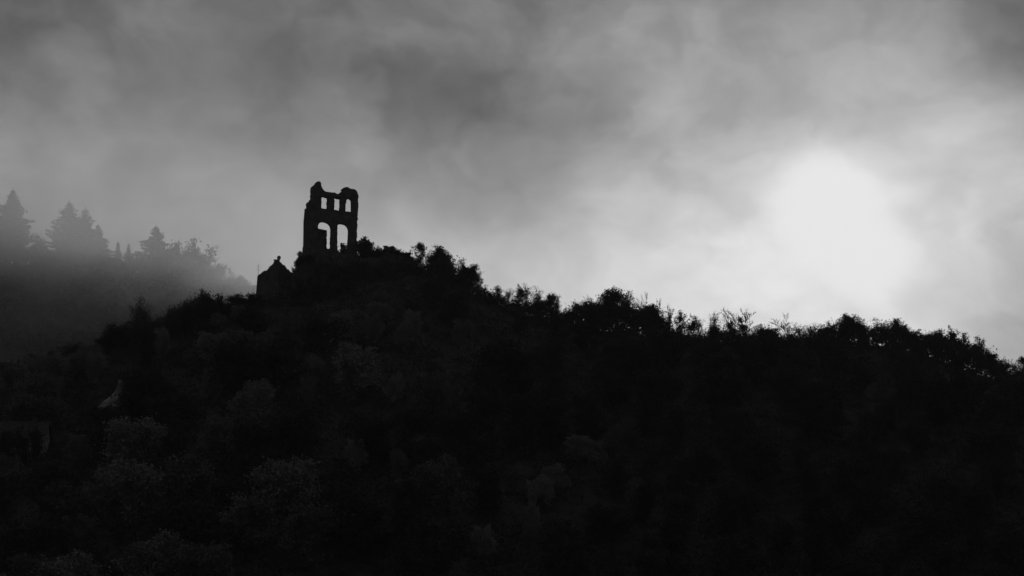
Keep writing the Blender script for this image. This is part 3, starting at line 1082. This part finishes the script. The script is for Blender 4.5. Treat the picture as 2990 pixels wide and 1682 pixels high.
# ------------------------------------------------------------------ far hill: conifers and broadleaved trees in the mist
G5 = 'trees on the misty far hill'
fars = [
 ('conifer', 38, 553, 696, 200, 0, 'tall dense conifer at the left edge, darkest on the misty hill'),
 ('conifer', 203, 587, 708, 250, 1, 'tall ragged spruce with long side branches on the misty hill'),
 ('conifer', 249, 608, 722, 230, 2, 'paler conifer merging with the right side of the tall ragged spruce'),
 ('conifer', 287, 655, 722, 160, 0, 'short conifer shoulder right of the two merged conifers'),
 ('conifer', 345, 706, 738, 44, 3, 'small pointed conifer, left of two in the misty gap'),
 ('conifer', 376, 712, 738, 40, 3, 'small pointed conifer, right of two in the misty gap'),
 ('conifer', 456, 658, 718, 220, 1, 'lone misty conifer midway along the far hill'),
 ('full', 505, 706, 728, 90, 0, 'pale round crown just right of the lone misty conifer'),
 ('full', 545, 703, 730, 80, 1, 'pale upright crown, second right of the lone misty conifer'),
 ('open', 588, 718, 736, 90, 2, 'pale loose tree, third right of the lone misty conifer'),
 ('full', 616, 757, 730, 80, 4, 'small misty round tree above the falling end of the far hill'),
 ('open', 647, 774, 728, 66, 3, 'thin misty tree on the falling end of the far hill'),
 ('full', 672, 796, 712, 36, 2, 'tiny misty tree, first beyond the thin misty tree'),
 ('full', 690, 803, 716, 44, 5, 'tiny misty tree, second beyond the thin misty tree'),
 ('full', 716, 816, 712, 36, 3, 'tiny misty tree nearest the tower'),
 ('dome', 106, 698, 703, 80, 0, 'rounded dark tree between the edge conifer and the ragged spruce'),
 ('dome', 478, 736, 702, 50, 1, 'small dark domed tree in front of the lone misty conifer'),
 ('full', 60, 735, 700, 80, 1, 'broad dark tree under the edge conifer'),
 ('full', 160, 748, 702, 80, 2, 'broad tree under the left branches of the ragged spruce'),
 ('full', 235, 742, 702, 80, 0, 'broad tree under the two merged conifers'),
 ('full', 300, 752, 702, 76, 3, 'broad tree under the short conifer shoulder'),
 ('full', 365, 760, 702, 60, 1, 'broad tree below the two small pointed conifers'),
 ('full', 420, 756, 702, 60, 2, 'broad tree left of the lone misty conifer'),
 ('full', 520, 762, 702, 60, 3, 'broad tree right of the small dark domed tree'),
 ('full', 565, 765, 702, 70, 0, 'broad tree below the pale loose tree'),
 ('full', 610, 790, 702, 60, 1, 'broad tree where the far hill begins to fall'),
 ('full', 650, 815, 702, 60, 2, 'broad tree under the thin misty tree'),
 ('full', 695, 826, 702, 60, 3, 'broad tree low on the falling end of the far hill'),
 ('full', 735, 838, 702, 60, 0, 'broad tree beside the tower on the far hill'),
]
for kd, u, v, Yy, px, var, lab in fars:
    skyline(kd, u, v, Yy, lab, px, G5, var, cat='conifer' if kd == 'conifer' else 'tree', minh=5)


def far_wood():
    rng = np.random.default_rng(77)
    cens, siz = [], []
    gxs = np.arange(-215, 10, 6.5)
    for x in gxs:
        for y in np.arange(600, 712, 6.5):
            xx, yy = x + rng.uniform(-3, 3), y + rng.uniform(-3, 3)
            z = hz(xx, yy)
            u = 1495 + FPX * xx / yy
            if u > 860 or u < -60:
                continue
            hh, rad = rng.uniform(4, 6.5), rng.uniform(2.6, 4.2)
            n = 120
            th = rng.uniform(0, 6.28, n)
            ph = np.arccos(rng.uniform(-.15, 1, n))
            rr_ = rad * rng.uniform(.75, 1.08, n)
            cens.append(np.stack([xx + rr_ * np.sin(ph) * np.cos(th), yy + rr_ * np.sin(ph) * np.sin(th), z + hh - rad * .6 + rr_ * np.cos(ph) * .9], 1))
            siz.append(rng.uniform(.3, .7, n))
    V, F = leaves(rng, np.concatenate(cens), np.concatenate(siz))
    link('woodland', mesh('woodland', V, F, M_leaf), kind='stuff', label='dense misty woodland covering the far hillside', category='woodland')


far_wood()

# ------------------------------------------------------------------ pale-crowned trees on the dark slope
pales = [
 ('mid', 1075, 965, 110, 'greyish round crown below the castle rock, centre of the slope'),
 ('mid', 1170, 990, 60, 'small greyish crown right of the round crown below the rock'),
 ('mid', 1210, 960, 80, 'greyish leaning crown below the flat-topped tree'),
 ('mid', 1335, 985, 90, 'low greyish crown with a flat lit top, right of centre'),
 ('mid', 840, 975, 90, 'greyish tree at the lower left foot of the castle rock'),
 ('mid', 935, 1090, 90, 'greyish tree well below the castle ruin'),
 ('mid', 900, 1155, 90, 'greyish tree just beneath the one well below the castle ruin'),
 ('mid', 1150, 1140, 80, 'dim grey crown on the middle of the slope'),
 ('pale', 1712, 1322, 120, 'palest spiky crown at the head of the diagonal row, lower centre'),
 ('mid', 1790, 1290, 90, 'dim crown right above the palest spiky crown'),
 ('pale', 1625, 1405, 90, 'pale crown, second down the diagonal row'),
 ('pale', 1575, 1440, 80, 'pale crown, third down the diagonal row'),
 ('mid', 1550, 1520, 80, 'dim crown, fourth down the diagonal row'),
 ('mid', 1545, 1590, 80, 'dim crown, lowest of the diagonal row'),
 ('mid', 1030, 1340, 100, 'grey crown near the bottom, left of centre'),
 ('mid', 1160, 1375, 60, 'small grey crown near the bottom, right of the larger grey crown'),
 ('mid', 270, 1085, 110, 'greyish crown left of the pale rock face'),
 ('mid', 620, 1130, 110, 'greyish crown between the pale rock face and the castle rock'),
 ('mid', 220, 1320, 120, 'greyish crown right of the hidden house'),
 ('mid', 1400, 1600, 120, 'grey crown at the bottom edge, centre'),
 ('mid', 480, 1010, 90, 'greyish crown below the leaning ivied tree'),
]
blocked = []
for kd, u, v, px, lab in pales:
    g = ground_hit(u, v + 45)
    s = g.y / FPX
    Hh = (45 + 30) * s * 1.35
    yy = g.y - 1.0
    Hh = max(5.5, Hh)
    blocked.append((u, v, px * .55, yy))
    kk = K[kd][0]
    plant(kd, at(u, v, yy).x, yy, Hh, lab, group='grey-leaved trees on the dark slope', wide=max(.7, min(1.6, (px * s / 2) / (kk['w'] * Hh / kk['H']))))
blocked.append((50, 1290, 62, p.y if False else hs.location.y))
blocked.append((335, 1145, 38, pr.y))

# branches half hiding the house
for (u, v, lab) in ((22, 1262, 'black tree standing in front of the left end of the pale house'), (112, 1290, 'black tree standing in front of the right end of the pale house'),
                    (66, 1285, 'sparse black tree in front of the middle of the pale house'),
                    (5, 1300, 'dark tree low at the left picture edge before the pale house')):
    yy = hs.location.y - 3.5
    q = at(u, v, yy)
    plant('full' if 'low' in lab else 'open', q.x, yy, 7.4, lab, group='trees around the pale house', wide=.75)
q = at(396, 1120, pr.y - 4)
plant('full', q.x, pr.y - 4, 8.0, 'black tree covering the right side of the pale rock face', wide=.8, var=1)

# ------------------------------------------------------------------ the rest of the dark wood
SKU = (0, 200, 400, 520, 560, 640, 700, 750, 800, 850, 1230, 1260, 1330, 1400, 1640, 1800, 2000, 2400, 2600, 2800, 2990)
SKV = (1060, 1010, 960, 910, 885, 900, 880, 875, 905, 915, 860, 805, 830, 865, 915, 925, 960, 975, 975, 1045, 1090)
rw = random.Random(11)
cnt = 0
for j, y in enumerate(np.arange(262, 389, 9.0)):
    for x in np.arange(-112, 114, 10.2):
        xx = x + (5 if j % 2 else 0) + rw.uniform(-3, 3)
        yy = y + rw.uniform(-2.5, 2.5)
        if abs(xx) / yy > 0.285:
            continue
        z = hz(xx, yy)
        Hh = rw.uniform(6.5, 10.5)
        # where the crown would show
        ztop = z + Hh * .6
        tt = (ztop - 1.7) / yy
        v = 841 - FPX * math.tan(math.atan(tt) - PITCH)
        u = 1495 + FPX * xx / yy * CP
        vt = 841 - FPX * math.tan(math.atan((z + Hh - 1.7) / yy) - PITCH)
        lim = float(np.interp(u, SKU, SKV)) + 12
        if vt < lim:
            Hh -= (lim - vt) * yy / FPX
            if Hh < 3.5:
                continue
        if v > 1760 or any(abs(u - b_[0]) < b_[2] + 45 and abs(v - b_[1]) < 75 and yy < b_[3] + 1 for b_ in blocked):
            continue
        if -40 < xx < -14 and yy > 378:
            Hh *= .6
        side = 'left of the castle rock' if u < 850 else ('below the castle rock' if u < 1420 else 'below the right-hand ridge')
        kd = rw.choice(['full', 'full', 'full', 'dome', 'open', 'column'] if u > 1400 else ['full', 'mid', 'mid', 'dome', 'mid', 'full'])
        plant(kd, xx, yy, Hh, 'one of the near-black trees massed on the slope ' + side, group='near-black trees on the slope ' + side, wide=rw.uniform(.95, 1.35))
        cnt += 1
print('slope trees', cnt)


def undergrowth():
    rng = np.random.default_rng(5)
    cens, siz = [], []
    N = 6400
    yy = rng.uniform(258, 402, N)
    xx = rng.uniform(-.34, .36, N) * yy
    zz = h(xx, yy)
    for i in range(N):
        u = 1495 + FPX * xx[i] / yy[i] * CP
        if yy[i] > 388 and 850 < u < 1230:
            continue
        n = 44
        s = rng.uniform(.6, 1.5)
        cens.append(np.stack([xx[i] + rng.normal(0, s, n), yy[i] + rng.normal(0, s, n), zz[i] + np.abs(rng.normal(0, s * .6, n)) + .2], 1))
        siz.append(rng.uniform(.16, .32, n))
    V, F = leaves(rng, np.concatenate(cens), np.concatenate(siz))
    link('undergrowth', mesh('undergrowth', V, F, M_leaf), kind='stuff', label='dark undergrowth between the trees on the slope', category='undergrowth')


undergrowth()


# ------------------------------------------------------------------ air
def box_object(name, x0, x1, y0, y1, z0, z1, m, **kw):
    V, F = bxm(x0, x1, y0, y1, z0, z1)
    return link(name, mesh(name, V, F, m), None, kind='stuff', **kw)


mh = bpy.data.materials.new('haze')
mh.use_nodes = True
T = NT(mh.node_tree)
pv = T.n('ShaderNodeVolumePrincipled')
pv.inputs['Color'].default_value = (.9, .9, .9, 1)
pv.inputs['Density'].default_value = 9e-5
oo = T.n('ShaderNodeOutputMaterial')
mh.node_tree.links.new(pv.outputs[0], oo.inputs['Volume'])
box_object('haze', -9500, 9500, -3300, 12500, -8, 175, mh, label='thin pale haze in the valley air', category='haze')

mf = bpy.data.materials.new('mist')
mf.use_nodes = True
T = NT(mf.node_tree)
co = T.n('ShaderNodeTexCoord').outputs['Object']
sp = T.n('ShaderNodeSeparateXYZ')
T.put(sp.inputs[0], co)
px_, py_, pz_ = sp.outputs
n1 = T.noise(T.v('MULTIPLY', co, (1, .6, 1.6)), 0.022, 3, 0.55)
hgt = T.smooth(T.m('ADD', pz_, T.m('MULTIPLY', T.m('SUBTRACT', n1, .5), 55.0)), 84, 144)
top = T.smooth(pz_, 118, 156, 1, 0)
rgt = T.smooth(px_, -105, -20, 1.0, 0.15)
yf = T.m('MULTIPLY', T.smooth(py_, 475, 560), T.smooth(py_, 700, 745, 1, 0))
rg2 = T.smooth(px_, 10, 90, 1, 0)
dn = T.m('MULTIPLY', T.m('MULTIPLY', hgt, top), T.m('MULTIPLY', T.m('MULTIPLY', rgt, rg2), yf))
dn = T.m('MULTIPLY', dn, T.smooth(n1, .3, .7, .5, 1.5))
near = T.m('MULTIPLY', T.m('MULTIPLY', T.smooth(px_, -85, -25, 1, 0), T.smooth(py_, 300, 390)), T.m('MULTIPLY', T.smooth(pz_, 12, 60, .35, 1), T.smooth(pz_, 120, 150, 1, 0)))
near = T.m('MULTIPLY', near, T.smooth(n1, .3, .7, .5, 1.5))
dn = T.m('ADD', dn, T.m('MULTIPLY', near, 0.015))
pv = T.n('ShaderNodeVolumePrincipled')
pv.inputs['Color'].default_value = (.97, .97, .97, 1)
pv.inputs['Anisotropy'].default_value = 0.55
T.put(pv.inputs['Density'], T.m('MULTIPLY', dn, 0.0105))
oo = T.n('ShaderNodeOutputMaterial')
mf.node_tree.links.new(pv.outputs[0], oo.inputs['Volume'])
box_object('mist', -340, 95, 300, 780, 4, 174, mf, label='bank of mist drifting over the far wooded hill and the left slope', category='mist')
